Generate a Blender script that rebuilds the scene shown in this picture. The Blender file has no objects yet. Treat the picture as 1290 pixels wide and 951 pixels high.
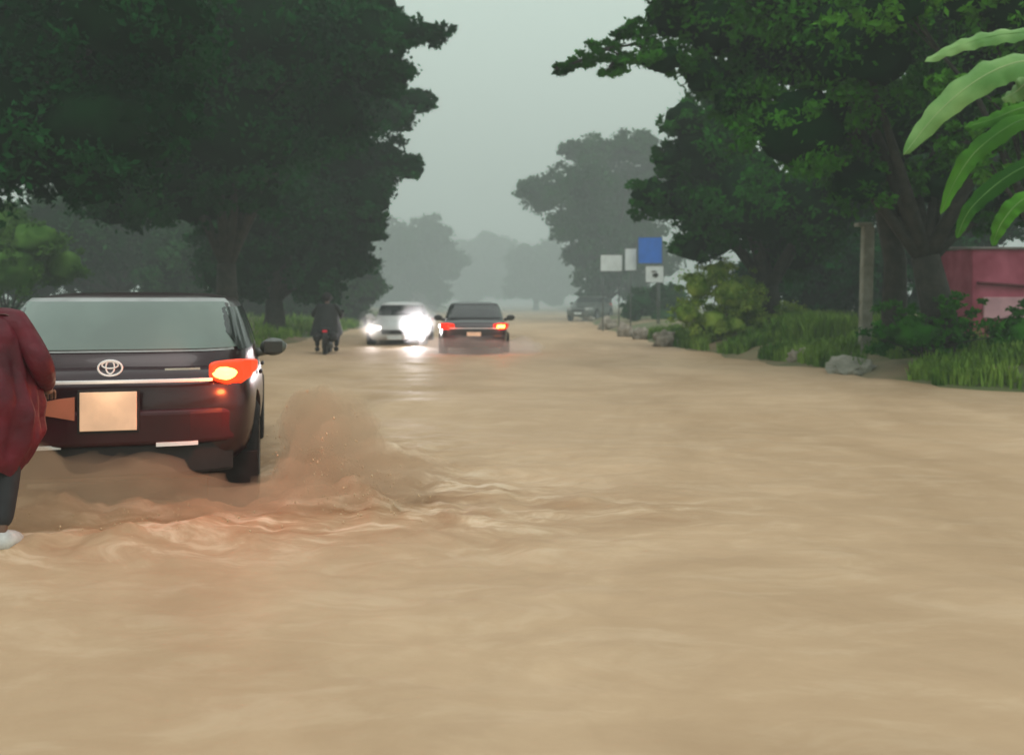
import bpy, bmesh, math, random
import numpy as np
from mathutils import Vector, Matrix, noise
R=math.radians
random.seed(4); rng=np.random.default_rng(7)
S=bpy.context.scene; COL=S.collection
CH=1.45; HY=375.0; F=1200.0
def at(px,py,Y): return Vector(((px-645)/F*Y, Y, CH-(py-HY)/F*Y))
# ---------------------------------------------------------------- materials
def mat(name,col,rough=.6,metal=0,spec=.5,coat=0,emis=None,es=0,var=None,scale=3,bump=0,bscale=20,col2=None,detail=4):
    m=bpy.data.materials.new(name); m.use_nodes=True; nt=m.node_tree; b=nt.nodes['Principled BSDF']
    b.inputs['Base Color'].default_value=(*col,1); b.inputs['Roughness'].default_value=rough
    b.inputs['Metallic'].default_value=metal; b.inputs['Specular IOR Level'].default_value=spec
    b.inputs['Coat Weight'].default_value=coat
    if emis: b.inputs['Emission Color'].default_value=(*emis,1); b.inputs['Emission Strength'].default_value=es
    tc=nt.nodes.new('ShaderNodeTexCoord')
    if col2 or var:
        n=nt.nodes.new('ShaderNodeTexNoise'); n.inputs['Scale'].default_value=scale; n.inputs['Detail'].default_value=detail
        nt.links.new(tc.outputs['Object'],n.inputs['Vector'])
        r=nt.nodes.new('ShaderNodeValToRGB'); r.color_ramp.elements[0].position=.35; r.color_ramp.elements[1].position=.65
        c2=col2 if col2 else tuple(c*(1+var) for c in col)
        r.color_ramp.elements[0].color=(*col,1); r.color_ramp.elements[1].color=(*c2,1)
        nt.links.new(n.outputs['Fac'],r.inputs['Fac']); nt.links.new(r.outputs['Color'],b.inputs['Base Color'])
    if bump:
        n2=nt.nodes.new('ShaderNodeTexNoise'); n2.inputs['Scale'].default_value=bscale; n2.inputs['Detail'].default_value=3
        nt.links.new(tc.outputs['Object'],n2.inputs['Vector'])
        bp=nt.nodes.new('ShaderNodeBump'); bp.inputs['Strength'].default_value=bump; bp.inputs['Distance'].default_value=.05
        nt.links.new(n2.outputs['Fac'],bp.inputs['Height']); nt.links.new(bp.outputs['Normal'],b.inputs['Normal'])
    return m
M={}
M['leaf_dark']=mat('leaf_dark',(.002,.028,.008),.85,spec=.03,col2=(.013,.090,.020),scale=.5)
M['leaf_right']=mat('leaf_right',(.004,.045,.005),.85,spec=.03,col2=(.022,.120,.012),scale=.5)
M['leaf_mid']=mat('leaf_mid',(.008,.060,.005),.8,spec=.04,col2=(.045,.175,.012),scale=.6)
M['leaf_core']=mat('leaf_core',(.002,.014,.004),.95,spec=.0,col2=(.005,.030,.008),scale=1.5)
M['leaf_bright']=mat('leaf_bright',(.02,.10,.006),.75,spec=.08,col2=(.09,.28,.02),scale=.7)
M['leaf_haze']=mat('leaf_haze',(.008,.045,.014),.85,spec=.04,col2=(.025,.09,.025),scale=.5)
M['bush']=mat('bush',(.07,.16,.015),.8,spec=.05,col2=(.30,.40,.07),scale=2.6)
M['bush_dim']=mat('bush_dim',(.03,.09,.012),.8,spec=.05,col2=(.08,.17,.03),scale=1.2)
M['grass']=mat('grass',(.05,.13,.012),.7,spec=.1,col2=(.19,.30,.05),scale=.9)
M['bark']=mat('bark',(.014,.015,.010),.9,col2=(.035,.032,.024),scale=6,bump=.6,bscale=14)
M['banana']=mat('banana',(.08,.22,.04),.5,spec=.25,col2=(.20,.36,.11),scale=2)
M['banana_rib']=mat('banana_rib',(.26,.36,.15),.5,var=.2)
M['stem']=mat('stem',(.12,.13,.06),.7,col2=(.2,.17,.1),scale=4)
M['mud']=mat('mud',(.24,.17,.10),.8,col2=(.07,.11,.03),scale=.5,bump=.5,bscale=3)
M['paint']=mat('paint',(.016,.004,.006),.3,coat=.25,spec=.4,var=.4,scale=2)
M['paint_red_glow']=mat('paint_red_glow',(.050,.004,.008),.35,coat=.15,spec=.3,col2=(.018,.004,.006),scale=1.6)  # redder than the body: tail lamp glow put into the bumper colour
M['paint_black']=mat('paint_black',(.016,.013,.016),.3,coat=.3,var=.3,scale=2)
M['paint_white']=mat('paint_white',(.62,.62,.6),.3,coat=.5,var=-.1,scale=2)
M['paint_grey']=mat('paint_grey',(.07,.08,.07),.35,coat=.4,var=.2,scale=2)
M['trim']=mat('trim',(.016,.015,.015),.7,spec=.3,var=.4,scale=8)
M['seal']=mat('seal',(.36,.38,.37),.35,metal=.3,var=-.3,scale=5)
M['glass']=mat('glass',(.11,.15,.13),.14,spec=.8,var=.35,scale=1.2)
M['glass_dark']=mat('glass_dark',(.03,.035,.035),.1,spec=.6,var=.2)
M['chrome']=mat('chrome',(.75,.75,.75),.18,metal=1,var=-.15,scale=9)
M['bright_trim']=mat('bright_trim',(.85,.85,.85),.35,metal=0,spec=1,var=-.1,scale=9)
M['rubber']=mat('rubber',(.010,.009,.009),.85,spec=.2,var=.6,scale=12)
M['alloy']=mat('alloy',(.35,.35,.36),.35,metal=.8,var=-.3,scale=9)
M['tail']=mat('tail',(.40,.012,.005),.2,emis=(1,.035,.008),es=.7,var=.2)
M['tail_near']=mat('tail_near',(.45,.02,.006),.3,emis=(1,.07,.012),es=.9,var=.5,scale=6)
M['brake']=mat('brake',(.8,.15,.02),.3,emis=(1,.30,.05),es=14,var=.1)
M['brake_near']=mat('brake_near',(.8,.15,.02),.3,emis=(1,.34,.07),es=8,var=.1)
M['tail_dim']=mat('tail_dim',(.25,.006,.01),.2,emis=(1,.02,.06),es=.25,var=.2)
M['plate']=mat('plate',(.78,.54,.38),.5,emis=(1,.6,.35),es=.20,var=-.22,scale=7)  # peach tint and faint emission stand in for lamplight on the plate
M['head']=mat('head',(.9,.9,.9),.2,emis=(1,.95,.97),es=90,var=-.05)
M['head_soft']=mat('head_soft',(.9,.9,.9),.2,emis=(1,.85,.78),es=12,var=-.05)
M['head_off']=mat('head_off',(.5,.5,.5),.15,var=-.2)
M['coat']=mat('coat',(.055,.003,.008),.55,spec=.3,col2=(.13,.006,.016),scale=4,bump=.6,bscale=6)
M['cloth_black']=mat('cloth_black',(.012,.012,.014),.8,var=.6,scale=8)
M['cloth_grey']=mat('cloth_grey',(.010,.012,.012),.8,var=.5,scale=8)
M['skin']=mat('skin',(.13,.07,.045),.5,var=.15,scale=8)
M['hair']=mat('hair',(.01,.008,.007),.7,var=.5)
M['shoe']=mat('shoe',(.6,.6,.58),.6,var=-.3,scale=15)
M['sign_blue']=mat('sign_blue',(.02,.14,.55),.5,var=.2,scale=3)
M['sign_white']=mat('sign_white',(.75,.80,.80),.5,var=-.15,scale=3)
M['steel']=mat('steel',(.12,.13,.13),.5,metal=.3,var=.2,scale=5)
M['concrete']=mat('concrete',(.16,.16,.12),.85,col2=(.29,.28,.23),scale=4,bump=.4,bscale=18)
M['red_wall']=mat('red_wall',(.24,.02,.05),.7,col2=(.40,.08,.13),scale=1.6,bump=.2,bscale=6)
M['dark_red']=mat('dark_red',(.10,.01,.02),.7,var=.3)
M['pale']=mat('pale',(.42,.22,.25),.6,var=.3)
M['lamp_reflection']=mat('lamp_reflection',(.20,.06,.035),.3,emis=(1,.35,.18),es=.10,var=.6,scale=5)  # emissive orange imitating lamplight reflected on the tailgate
M['roofing']=mat('roofing',(.14,.12,.11),.6,metal=.3,var=.4,scale=4)
M['stone']=mat('stone',(.20,.17,.13),.9,col2=(.38,.33,.27),scale=5,bump=.5,bscale=12)
M['drop']=mat('drop',(.52,.38,.23),.4,spec=.4,var=.25,scale=4)
def vol(name,col,dens,an=.3,glow=0,gcol=(1,1,1)):
    m=bpy.data.materials.new(name); m.use_nodes=True; nt=m.node_tree; nt.nodes.remove(nt.nodes['Principled BSDF'])
    vs=nt.nodes.new('ShaderNodeVolumePrincipled'); vs.inputs['Color'].default_value=(*col,1); vs.inputs['Density'].default_value=dens; vs.inputs['Anisotropy'].default_value=an
    vs.inputs['Emission Color'].default_value=(*gcol,1); vs.inputs['Emission Strength'].default_value=glow
    nt.links.new(vs.outputs[0],nt.nodes['Material Output'].inputs['Volume']); return m
# water
def water_mat():
    m=bpy.data.materials.new('muddy_water'); m.use_nodes=True; nt=m.node_tree; b=nt.nodes['Principled BSDF']
    tc=nt.nodes.new('ShaderNodeTexCoord'); mp=nt.nodes.new('ShaderNodeMapping'); mp.inputs['Scale'].default_value=(.35,.16,1)
    n=nt.nodes.new('ShaderNodeTexNoise'); n.inputs['Scale'].default_value=1; n.inputs['Detail'].default_value=7; n.inputs['Roughness'].default_value=.6; n.inputs['Distortion'].default_value=.8
    nt.links.new(tc.outputs['Object'],mp.inputs['Vector']); nt.links.new(mp.outputs['Vector'],n.inputs['Vector'])
    r=nt.nodes.new('ShaderNodeValToRGB'); e=r.color_ramp.elements
    e[0].position=.3; e[0].color=(.375,.255,.152,1); e[1].position=.7; e[1].color=(.580,.420,.270,1)
    nt.links.new(n.outputs['Fac'],r.inputs['Fac'])
    at_=nt.nodes.new('ShaderNodeAttribute'); at_.attribute_name='foam'
    n3=nt.nodes.new('ShaderNodeTexNoise'); n3.inputs['Scale'].default_value=2.4; n3.inputs['Detail'].default_value=8; n3.inputs['Roughness'].default_value=.65; n3.inputs['Distortion'].default_value=1.0
    mp3=nt.nodes.new('ShaderNodeMapping'); mp3.inputs['Scale'].default_value=(.6,1.2,1)
    nt.links.new(tc.outputs['Object'],mp3.inputs['Vector']); nt.links.new(mp3.outputs['Vector'],n3.inputs['Vector'])
    mu=nt.nodes.new('ShaderNodeMath'); mu.operation='MULTIPLY'
    r3=nt.nodes.new('ShaderNodeValToRGB'); r3.color_ramp.elements[0].position=.52; r3.color_ramp.elements[1].position=.70
    nt.links.new(n3.outputs['Fac'],r3.inputs['Fac']); nt.links.new(r3.outputs['Color'],mu.inputs[0]); nt.links.new(at_.outputs['Fac'],mu.inputs[1])
    mx=nt.nodes.new('ShaderNodeMixRGB'); mx.inputs['Color2'].default_value=(.75,.62,.46,1)
    nt.links.new(mu.outputs[0],mx.inputs['Fac']); nt.links.new(r.outputs['Color'],mx.inputs['Color1']); 
    r4=nt.nodes.new('ShaderNodeValToRGB'); r4.color_ramp.elements[0].position=.38; r4.color_ramp.elements[0].color=(1,1,1,1); r4.color_ramp.elements[1].position=.58; r4.color_ramp.elements[1].color=(0,0,0,1)
    nt.links.new(n3.outputs['Fac'],r4.inputs['Fac']); mu2=nt.nodes.new('ShaderNodeMath'); mu2.operation='MULTIPLY'
    nt.links.new(r4.outputs['Color'],mu2.inputs[0]); nt.links.new(at_.outputs['Fac'],mu2.inputs[1])
    mx2=nt.nodes.new('ShaderNodeMixRGB'); mx2.inputs['Color2'].default_value=(.28,.16,.080,1)
    nt.links.new(mu2.outputs[0],mx2.inputs['Fac']); nt.links.new(mx.outputs['Color'],mx2.inputs['Color1']); nt.links.new(mx2.outputs['Color'],b.inputs['Base Color'])
    b.inputs['Roughness'].default_value=.6; b.inputs['Specular IOR Level'].default_value=.12
    n2=nt.nodes.new('ShaderNodeTexNoise'); n2.inputs['Scale'].default_value=1.6; n2.inputs['Detail'].default_value=6
    mp2=nt.nodes.new('ShaderNodeMapping'); mp2.inputs['Scale'].default_value=(.8,1.1,1); mp2.inputs['Rotation'].default_value=(0,0,.5)
    nt.links.new(tc.outputs['Object'],mp2.inputs['Vector']); nt.links.new(mp2.outputs['Vector'],n2.inputs['Vector'])
    bp=nt.nodes.new('ShaderNodeBump'); bp.inputs['Strength'].default_value=.5; bp.inputs['Distance'].default_value=.07
    nt.links.new(n2.outputs['Fac'],bp.inputs['Height']); nt.links.new(bp.outputs['Normal'],b.inputs['Normal'])
    return m
M['water']=water_mat()
# ---------------------------------------------------------------- object helpers
def props(o,label=None,cat=None,group=None,kind=None):
    if label: o['label']=label
    if cat: o['category']=cat
    if group: o['group']=group
    if kind: o['kind']=kind
    return o
def thing(name,label,cat,loc=(0,0,0),yaw=0,group=None):
    o=bpy.data.objects.new(name,None); COL.objects.link(o); o.location=loc; o.rotation_euler=(0,0,yaw)
    return props(o,label,cat,group)
def link(name,me,m,parent=None,smooth=True):
    o=bpy.data.objects.new(name,me); COL.objects.link(o)
    if m is not None and len(me.materials)==0: me.materials.append(m)
    if smooth and len(me.polygons): me.polygons.foreach_set('use_smooth',[True]*len(me.polygons))
    o.parent=parent; return o
def pyobj(name,v,f,m,parent=None,smooth=True):
    me=bpy.data.meshes.new(name); me.from_pydata([tuple(p) for p in v],[],f); me.update()
    return link(name,me,m,parent,smooth)
def bmobj(name,bm,m,parent=None,smooth=False):
    bmesh.ops.recalc_face_normals(bm,faces=bm.faces)
    me=bpy.data.meshes.new(name); bm.to_mesh(me); bm.free(); return link(name,me,m,parent,smooth)
def bake(o):
    dg=bpy.context.evaluated_depsgraph_get(); dg.update()
    me=bpy.data.meshes.new_from_object(o.evaluated_get(dg)); o.modifiers.clear(); o.data=me; return o
def abox(bm,c,s,bev=0,rot=None):
    r=bmesh.ops.create_cube(bm,size=1); vs=r['verts']
    for v in vs: v.co=Vector((v.co.x*s[0],v.co.y*s[1],v.co.z*s[2]))
    if bev:
        es={e for v in vs for e in v.link_edges}
        rr=bmesh.ops.bevel(bm,geom=list(es),offset=bev,segments=2,affect='EDGES',profile=.5)
        vs=list({v for f in rr['faces'] for v in f.verts}|{v for v in vs if v.is_valid})
    for v in vs:
        if rot is not None: v.co=rot@v.co
        v.co+=Vector(c)
def tube(bm,path,rad,seg=8,cap=True):
    P=[Vector(p) for p in path]; n=len(P)
    if not hasattr(rad,'__len__'): rad=[rad]*n
    rings=[]; up=Vector((0,0,1)); pa=None
    for i in range(n):
        t=(P[min(i+1,n-1)]-P[max(i-1,0)]).normalized()
        if pa is None:
            a=t.cross(up); a=a if a.length>.1 else t.cross(Vector((1,0,0)))
        else: a=pa-t*pa.dot(t)
        a.normalize(); pa=a; b=t.cross(a)
        rings.append([bm.verts.new(P[i]+(a*math.cos(k*2*math.pi/seg)+b*math.sin(k*2*math.pi/seg))*rad[i]) for k in range(seg)])
    for i in range(n-1):
        for k in range(seg):
            bm.faces.new((rings[i][k],rings[i][(k+1)%seg],rings[i+1][(k+1)%seg],rings[i+1][k]))
    if cap: bm.faces.new(rings[0]); bm.faces.new(rings[-1])
def loop_tube(bm,path,rad,seg=6):
    P=[Vector(p) for p in path]; n=len(P); rings=[]
    nrm=(P[n//3]-P[0]).cross(P[2*n//3]-P[0]).normalized()
    for i in range(n):
        t=(P[(i+1)%n]-P[i-1]).normalized(); a=t.cross(nrm).normalized()
        rings.append([bm.verts.new(P[i]+(a*math.cos(k*2*math.pi/seg)+nrm*math.sin(k*2*math.pi/seg))*rad) for k in range(seg)])
    for i in range(n):
        for k in range(seg):
            bm.faces.new((rings[i][k],rings[i][(k+1)%seg],rings[(i+1)%n][(k+1)%seg],rings[(i+1)%n][k]))
def lathe_x(bm,prof,seg=32,c=(0,0,0),closed=False):
    rings=[[bm.verts.new((c[0]+x,c[1]+r*math.cos(k*2*math.pi/seg),c[2]+r*math.sin(k*2*math.pi/seg))) for k in range(seg)] for x,r in prof]
    n=len(rings)
    for i in range(n if closed else n-1):
        for k in range(seg): bm.faces.new((rings[i][k],rings[i][(k+1)%seg],rings[(i+1)%n][(k+1)%seg],rings[(i+1)%n][k]))
def blob(bm,c,r,sub=3,amp=.2,fr=1.2,seed=0):
    v0=bmesh.ops.create_icosphere(bm,subdivisions=sub,radius=1)['verts']
    for v in v0:
        d=v.co.normalized(); k=1+amp*noise.noise(d*fr*1.7+Vector((seed,seed*.7,0)))+amp*.5*noise.noise(d*fr*4+Vector((seed,0,3)))
        v.co=Vector((d.x*r[0]*k+c[0],d.y*r[1]*k+c[1],d.z*r[2]*k+c[2]))
# ---------------------------------------------------------------- terrain
YR=[-60,8,13,14.5,15.5,18.7,22,27,43,87,400]; XR=[9.5,9,8.4,7.9,6.9,6.4,5.6,4.7,4.3,5.4,9]
def edge(Y): return float(np.interp(Y,YR,XR))
def h(X,Y):
    e=X-edge(Y)-.45*noise.noise(Vector((Y*.5,3,0)))-.2*noise.noise(Vector((Y*1.7,5,0)))
    l=-7.2-X-.4*noise.noise(Vector((Y*.3,9,0)))
    d=max(e,l)
    z=-.3 if d<-.9 else (.333*d if d<0 else .45*(1-math.exp(-d/1.3))+.012*min(d,40))
    return z+.05*noise.noise(Vector((X*.5,Y*.5,0)))*(1 if d>0 else .3)+(.05*noise.noise(Vector((X*1.6,Y*1.6,5))) if d>-.6 else 0)
def sheet(name,xs,ys,fz,m):
    v=[(x,y,fz(x,y)) for y in ys for x in xs]; nx=len(xs)
    f=[(j*nx+i,j*nx+i+1,(j+1)*nx+i+1,(j+1)*nx+i) for j in range(len(ys)-1) for i in range(nx-1)]
    return pyobj(name,v,f,m)
xs=sorted(set([-1500,-600,-250,-120,-70,-45,-30,-22]+list(np.round(np.arange(-18,18.1,.3),3))+[22,30,45,70,120,250,600,1500]))
ys=sorted(set([-1500,-400,-100,-40]+list(np.arange(-20,60,.5))+list(np.arange(60,160,4))+[180,220,300,420,700,1500,2500]))
g=sheet('ground',xs,ys,h,M['mud']); props(g,'muddy verges and sunken road bed under the flood','ground',kind='structure')
# car pose for the wake
CX,CY,CYAW=-2.63,6.24,R(14)
def car_pt(x,y): return Vector((CX+x*math.cos(CYAW)-y*math.sin(CYAW),CY+x*math.sin(CYAW)+y*math.cos(CYAW)))
WP=car_pt(.95,.70)
def seg_d(p,a,b):
    t=max(0,min(1,(p-a).dot(b-a)/(b-a).length_squared)); return (p-(a+(b-a)*t)).length,t
WAKES=[(WP+Vector((.20,1.0)),WP+Vector((.62,-.6)),.17,.34),(WP+Vector((.6,-.5)),WP+Vector((1.7,-1.1)),.06,.30),(WP+Vector((.5,1.9)),WP+Vector((1.2,.3)),.10,.30),
       (WP+Vector((-.35,-.78)),WP+Vector((-2.2,-1.20)),.14,.30),(WP+Vector((.3,-1.2)),WP+Vector((-1.6,-2.0)),.06,.3),(WP+Vector((1.2,.3)),WP+Vector((2.8,-.7)),.04,.3)]
def wz(x,y):
    a=min(1.0,max(.15,1.3-abs(y-8)/40))
    z=.050*noise.noise(Vector((x*.45,y*.6,0)))+.026*noise.noise(Vector((x*1.3+y*.3,y*1.5,4)))+.008*noise.noise(Vector((x*3.4,y*4.0,8)))
    z*=a
    p=Vector((x,y))
    if y<16 and x<3:
        n_=1+.9*noise.noise(Vector((x*2.4,y*2.4,2)))+.6*noise.noise(Vector((x*6,y*6,2)))+.3*noise.noise(Vector((x*14,y*14,2)))
        for a_,b_,hh,wd in WAKES:
            d,t=seg_d(p,a_,b_); z+=hh*math.sin(math.pi*min(1,max(0,.12+.82*t)))**.7*math.exp(-(d/wd)**2)*n_
        r=(p-WP).length; z+=.050*math.exp(-r/2.0)*(noise.noise(Vector((x*5,y*5,1)))+.6*noise.noise(Vector((x*11,y*11,1))))
    return z
xs2=sorted(set([-40,-25,-18,-14,-11,-9]+list(np.round(np.arange(-7.5,-4,.2),3))+list(np.round(np.arange(-4,3,.035),3))+list(np.round(np.arange(3,9,.15),3))+[10,12,15,20,30,45]))
ys2=sorted(set([-60,-20,-8,-3]+list(np.round(np.arange(0,2.5,.15),3))+list(np.round(np.arange(2.5,10.5,.035),3))+list(np.round(np.arange(10.5,30,.2),3))+list(np.arange(30,90,1.0))+[100,120,150,200,300,450]))
w=sheet('water',xs2,ys2,wz,M['water']); props(w,'brown muddy flood water covering the whole road','water',kind='structure')
fo=w.data.attributes.new('foam','FLOAT','POINT')
fv=[]
for v in w.data.vertices:
    p=Vector((v.co.x,v.co.y)); k=.13
    if v.co.y<16 and v.co.x<4:
        for a_,b_,hh,wd in WAKES:
            d,t=seg_d(p,a_,b_); k+=(.34+hh*2.0)*math.exp(-(d/(wd*1.8))**2)
    fv.append(min(k,.9))
fo.data.foreach_set('value',fv)
# ---------------------------------------------------------------- foliage
def leafmesh(lobes,dens,size,seed,core=True,coresc=.72):
    r_=np.random.default_rng(seed); P=[];
    bm=bmesh.new()
    for i,(c,rad) in enumerate(lobes):
        c=np.array(c); rad=np.array(rad); m=float(rad.mean())
        nc=max(10,int(26*m)) ; nc=min(nc,90)
        d=r_.normal(size=(nc,3)); d/=np.linalg.norm(d,axis=1)[:,None]
        cc=c+d*rad*(r_.uniform(.62,1.02,(nc,1)))
        cr=m*r_.uniform(.16,.30,(nc,1))
        k=int(dens*max(.25,m*m)/nc*14)+18
        q=r_.normal(size=(nc,k,3))*.5
        P.append((cc[:,None,:]+q*cr[:,None,:]*np.array([1.15,1.15,.75])).reshape(-1,3))
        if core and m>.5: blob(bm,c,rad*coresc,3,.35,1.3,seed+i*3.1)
    P=np.concatenate(P); n=len(P)
    u=r_.normal(size=(n,3)); u/=np.linalg.norm(u,axis=1)[:,None]
    t=r_.normal(size=(n,3)); v=np.cross(u,t); v/=np.linalg.norm(v,axis=1)[:,None]
    s=size*r_.uniform(.6,1.35,(n,1))
    V=np.stack([P-u*s,P+v*s*.48,P+u*s,P-v*s*.48],1).reshape(-1,3)
    me=bpy.data.meshes.new('crown'); bv=[tuple(x.co) for x in bm.verts]; bm.verts.index_update()
    bf=[[a.index for a in f.verts] for f in bm.faces]; bm.free()
    nb=len(bv); 
    me.vertices.add(nb+4*n); allv=np.concatenate([np.array(bv).reshape(-1,3),V]) if nb else V
    me.vertices.foreach_set('co',allv.ravel().astype(np.float32))
    loops=np.concatenate([np.array(bf,dtype=np.int32).ravel() if nb else np.zeros(0,np.int32),np.arange(4*n,dtype=np.int32)+nb])
    me.loops.add(len(loops)); me.loops.foreach_set('vertex_index',loops)
    st=np.concatenate([np.arange(len(bf))*3,len(bf)*3+np.arange(n)*4]).astype(np.int32)
    me.polygons.add(len(st)); me.polygons.foreach_set('loop_start',st)
    me.polygons.foreach_set('material_index',np.concatenate([np.ones(len(bf)),np.zeros(n)]).astype(np.int32))
    me.update(calc_edges=True); me.validate(); return me
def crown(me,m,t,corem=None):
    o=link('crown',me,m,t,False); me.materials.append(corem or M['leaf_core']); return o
def tree(label,base,lobes,m,dens=60,size=.1,seed=1,tr=.3,lean=0,cat='tree',fork=None,core=True,coresc=.72,depth=.8):
    X,Y=base; z0=h(X,Y)-.1
    t=thing(cat,label,cat,(X,Y,z0),0,'trees along the flooded road' if cat=='tree' else 'bushes on the verges')
    L=[]
    for i,l in enumerate(lobes):
        px,py,r=l[:3]; fl=l[3] if len(l)>3 else .85
        dy=random.Random(seed*31+i).uniform(-1,1)*depth*r*Y/F
        Yl=Y+dy; c=at(px,py,Yl)-Vector((X,Y,z0)); rr=r*Yl/F
        L.append((c,(rr,rr,rr*fl)))
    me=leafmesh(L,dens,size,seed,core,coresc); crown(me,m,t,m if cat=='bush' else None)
    bm=bmesh.new(); cx=sum(l[0].x for l in L)/len(L); cz=min(l[0].z for l in L)
    fk=Vector(fork) if fork else Vector((lean,0,max(1.2,cz*.55)))
    if cat=='bush': fk=Vector((0,0,.3))
    tube(bm,[(0,0,-.3),(0,0,.15),fk*.5+Vector((.1*tr,0,0)),fk],[tr*1.35,tr*1.1,tr*.9,tr*.75],12)
    mxr=max(l[1][0] for l in L)
    for i,(c,rr) in enumerate(L):
        src=fk; thin=1
        if rr[0]<.62*mxr and (c-fk).length>2.5:
            cand=[q for q in L if q[1][0]>rr[0]*1.05]
            if cand: src=min(cand,key=lambda q:(q[0]-c).length)[0]; thin=.35
        mid=src.lerp(c,.5)+Vector((random.uniform(-.2,.2),random.uniform(-.2,.2),.12*(c-src).length*(1 if i%2 else .3)))
        if thin==1: tube(bm,[src-Vector((0,0,.1)),src.lerp(mid,.5),mid,c],[tr*.5,tr*.34,tr*.2,tr*.05+.005],7)
        else: tube(bm,[src,mid,c],[tr*.12,tr*.08,tr*.03],6)
        rr_=random.Random(i+seed)
        for k in range(3):
            e=c+Vector((rr_.uniform(-1,1)*rr[0],rr_.uniform(-1,1)*rr[1],rr_.uniform(-.6,.9)*rr[2]))*.85
            tube(bm,[mid.lerp(c,.4),c.lerp(e,.4),e],[tr*.08,tr*.05,tr*.02],5)
    bmobj('trunk',bm,M['bark'],t,True); return t
def XY(px,Y): return ((px-645)/F*Y,Y)
tree('huge dark broadleaf tree at the far left, towering above the near car',XY(-130,18),[(60,70,120),(-70,150,150),(170,10,120),(130,160,100),(-20,20,140),(40,190,70),(190,140,80),(-120,60,140),(110,230,50,.7)],M['leaf_dark'],75,.085,11,.4)
tree('tall dark roadside tree whose branch tips stick out into the sky left of the gap',XY(285,26),[(250,60,125),(340,40,110),(410,50,80),(300,160,105),(390,140,85),(200,200,95),(450,45,55),(500,40,34),(535,42,28,.6),(560,42,16,.7),(478,0,28),(240,245,60),(480,95,42),(150,250,60,.7),(310,240,50)],M['leaf_dark'],75,.10,12,.34)
tree('dark leaning tree with three ragged lobes hanging beside the pale sky',XY(345,34),[(450,130,62),(500,125,26),(528,128,22,.7),(510,155,16),(420,205,75),(480,205,42),(515,212,25,.7),(465,250,36),(350,250,80),(290,270,60),(430,290,50),(465,290,24),(390,320,50),(330,320,45),(445,330,30),(300,340,50),(400,360,36)],M['leaf_dark'],60,.12,13,.4)
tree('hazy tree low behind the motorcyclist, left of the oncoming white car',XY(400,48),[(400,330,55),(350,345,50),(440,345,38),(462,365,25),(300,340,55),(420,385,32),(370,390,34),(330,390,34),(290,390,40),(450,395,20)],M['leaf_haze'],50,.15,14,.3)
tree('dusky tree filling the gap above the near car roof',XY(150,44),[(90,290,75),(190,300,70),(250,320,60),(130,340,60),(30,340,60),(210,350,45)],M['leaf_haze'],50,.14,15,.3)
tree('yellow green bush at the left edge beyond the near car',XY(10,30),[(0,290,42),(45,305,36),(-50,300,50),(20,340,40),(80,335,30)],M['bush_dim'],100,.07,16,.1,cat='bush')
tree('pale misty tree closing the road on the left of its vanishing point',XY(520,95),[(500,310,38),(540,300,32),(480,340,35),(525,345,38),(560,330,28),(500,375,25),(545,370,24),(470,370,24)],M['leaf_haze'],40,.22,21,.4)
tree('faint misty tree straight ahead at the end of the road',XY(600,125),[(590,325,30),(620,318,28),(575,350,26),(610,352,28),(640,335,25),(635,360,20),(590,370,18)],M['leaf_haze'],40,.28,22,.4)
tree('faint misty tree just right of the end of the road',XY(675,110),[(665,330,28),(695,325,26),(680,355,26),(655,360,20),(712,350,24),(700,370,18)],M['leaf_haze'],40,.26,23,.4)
# right
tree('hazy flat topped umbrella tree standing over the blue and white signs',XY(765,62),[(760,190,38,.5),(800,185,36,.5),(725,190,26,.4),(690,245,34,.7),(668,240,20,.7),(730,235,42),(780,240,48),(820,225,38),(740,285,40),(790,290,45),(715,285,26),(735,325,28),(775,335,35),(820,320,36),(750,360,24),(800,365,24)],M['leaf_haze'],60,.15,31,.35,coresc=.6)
tree('big dark tree with feathery branch tips reaching left across the sky',XY(1192,18),[(1210,40,120),(1080,50,115),(970,60,90),(1010,160,85),(1120,160,85),(1250,150,80),(1320,60,110),(900,30,70),(845,20,48),(800,55,36,.6),(765,62,28,.5),(735,76,20,.5),(707,86,13,.5),(770,85,22,.5),(835,75,40,.6),(890,95,44,.7),(930,125,44),(1000,-20,90),(1180,230,45),(1080,230,50),(850,-10,40),(1230,260,40),(1290,250,45)],M['leaf_mid'],80,.075,32,.34,fork=(-.4,0,2.0),coresc=.62)
tree('dense dark tree whose short trunk stands behind the tall grass',XY(968,27),[(900,190,65),(870,250,50),(950,250,80),(1030,250,80),(865,150,34),(820,245,30),(805,262,18),(900,295,42),(850,205,32),(1090,220,70),(1000,310,50),(925,120,55),(835,190,15),(870,310,26)],M['leaf_right'],75,.10,33,.38)
tree('very dark bushy tree in the shade deep behind the two trunks',XY(1060,34),[(1000,330,60),(1080,330,70),(1160,310,70),(1240,270,60),(1050,260,60),(1150,220,70),(1260,210,70),(960,350,40),(1030,380,40),(1110,390,40),(1180,370,40)],M['leaf_dark'],55,.12,34,.35)
tree('low bright green tree at the top right corner above the banana leaves',XY(1330,15),[(1290,10,70),(1230,-10,60),(1360,80,80),(1130,0,50),(1070,20,35),(1320,130,60),(1270,150,40),(1200,110,30),(1250,210,34),(1290,230,40),(1215,175,26)],M['leaf_bright'],60,.075,35,.2,depth=.4)
tree('rounded yellow green bush on the bank beneath the dark tree',XY(895,27),[(880,362,30),(920,370,38),(905,342,28),(865,395,26),(950,385,36),(900,405,32),(985,405,30),(925,410,26),(940,360,26)],M['bush'],200,.045,41,.06,cat='bush',coresc=.5)
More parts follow.
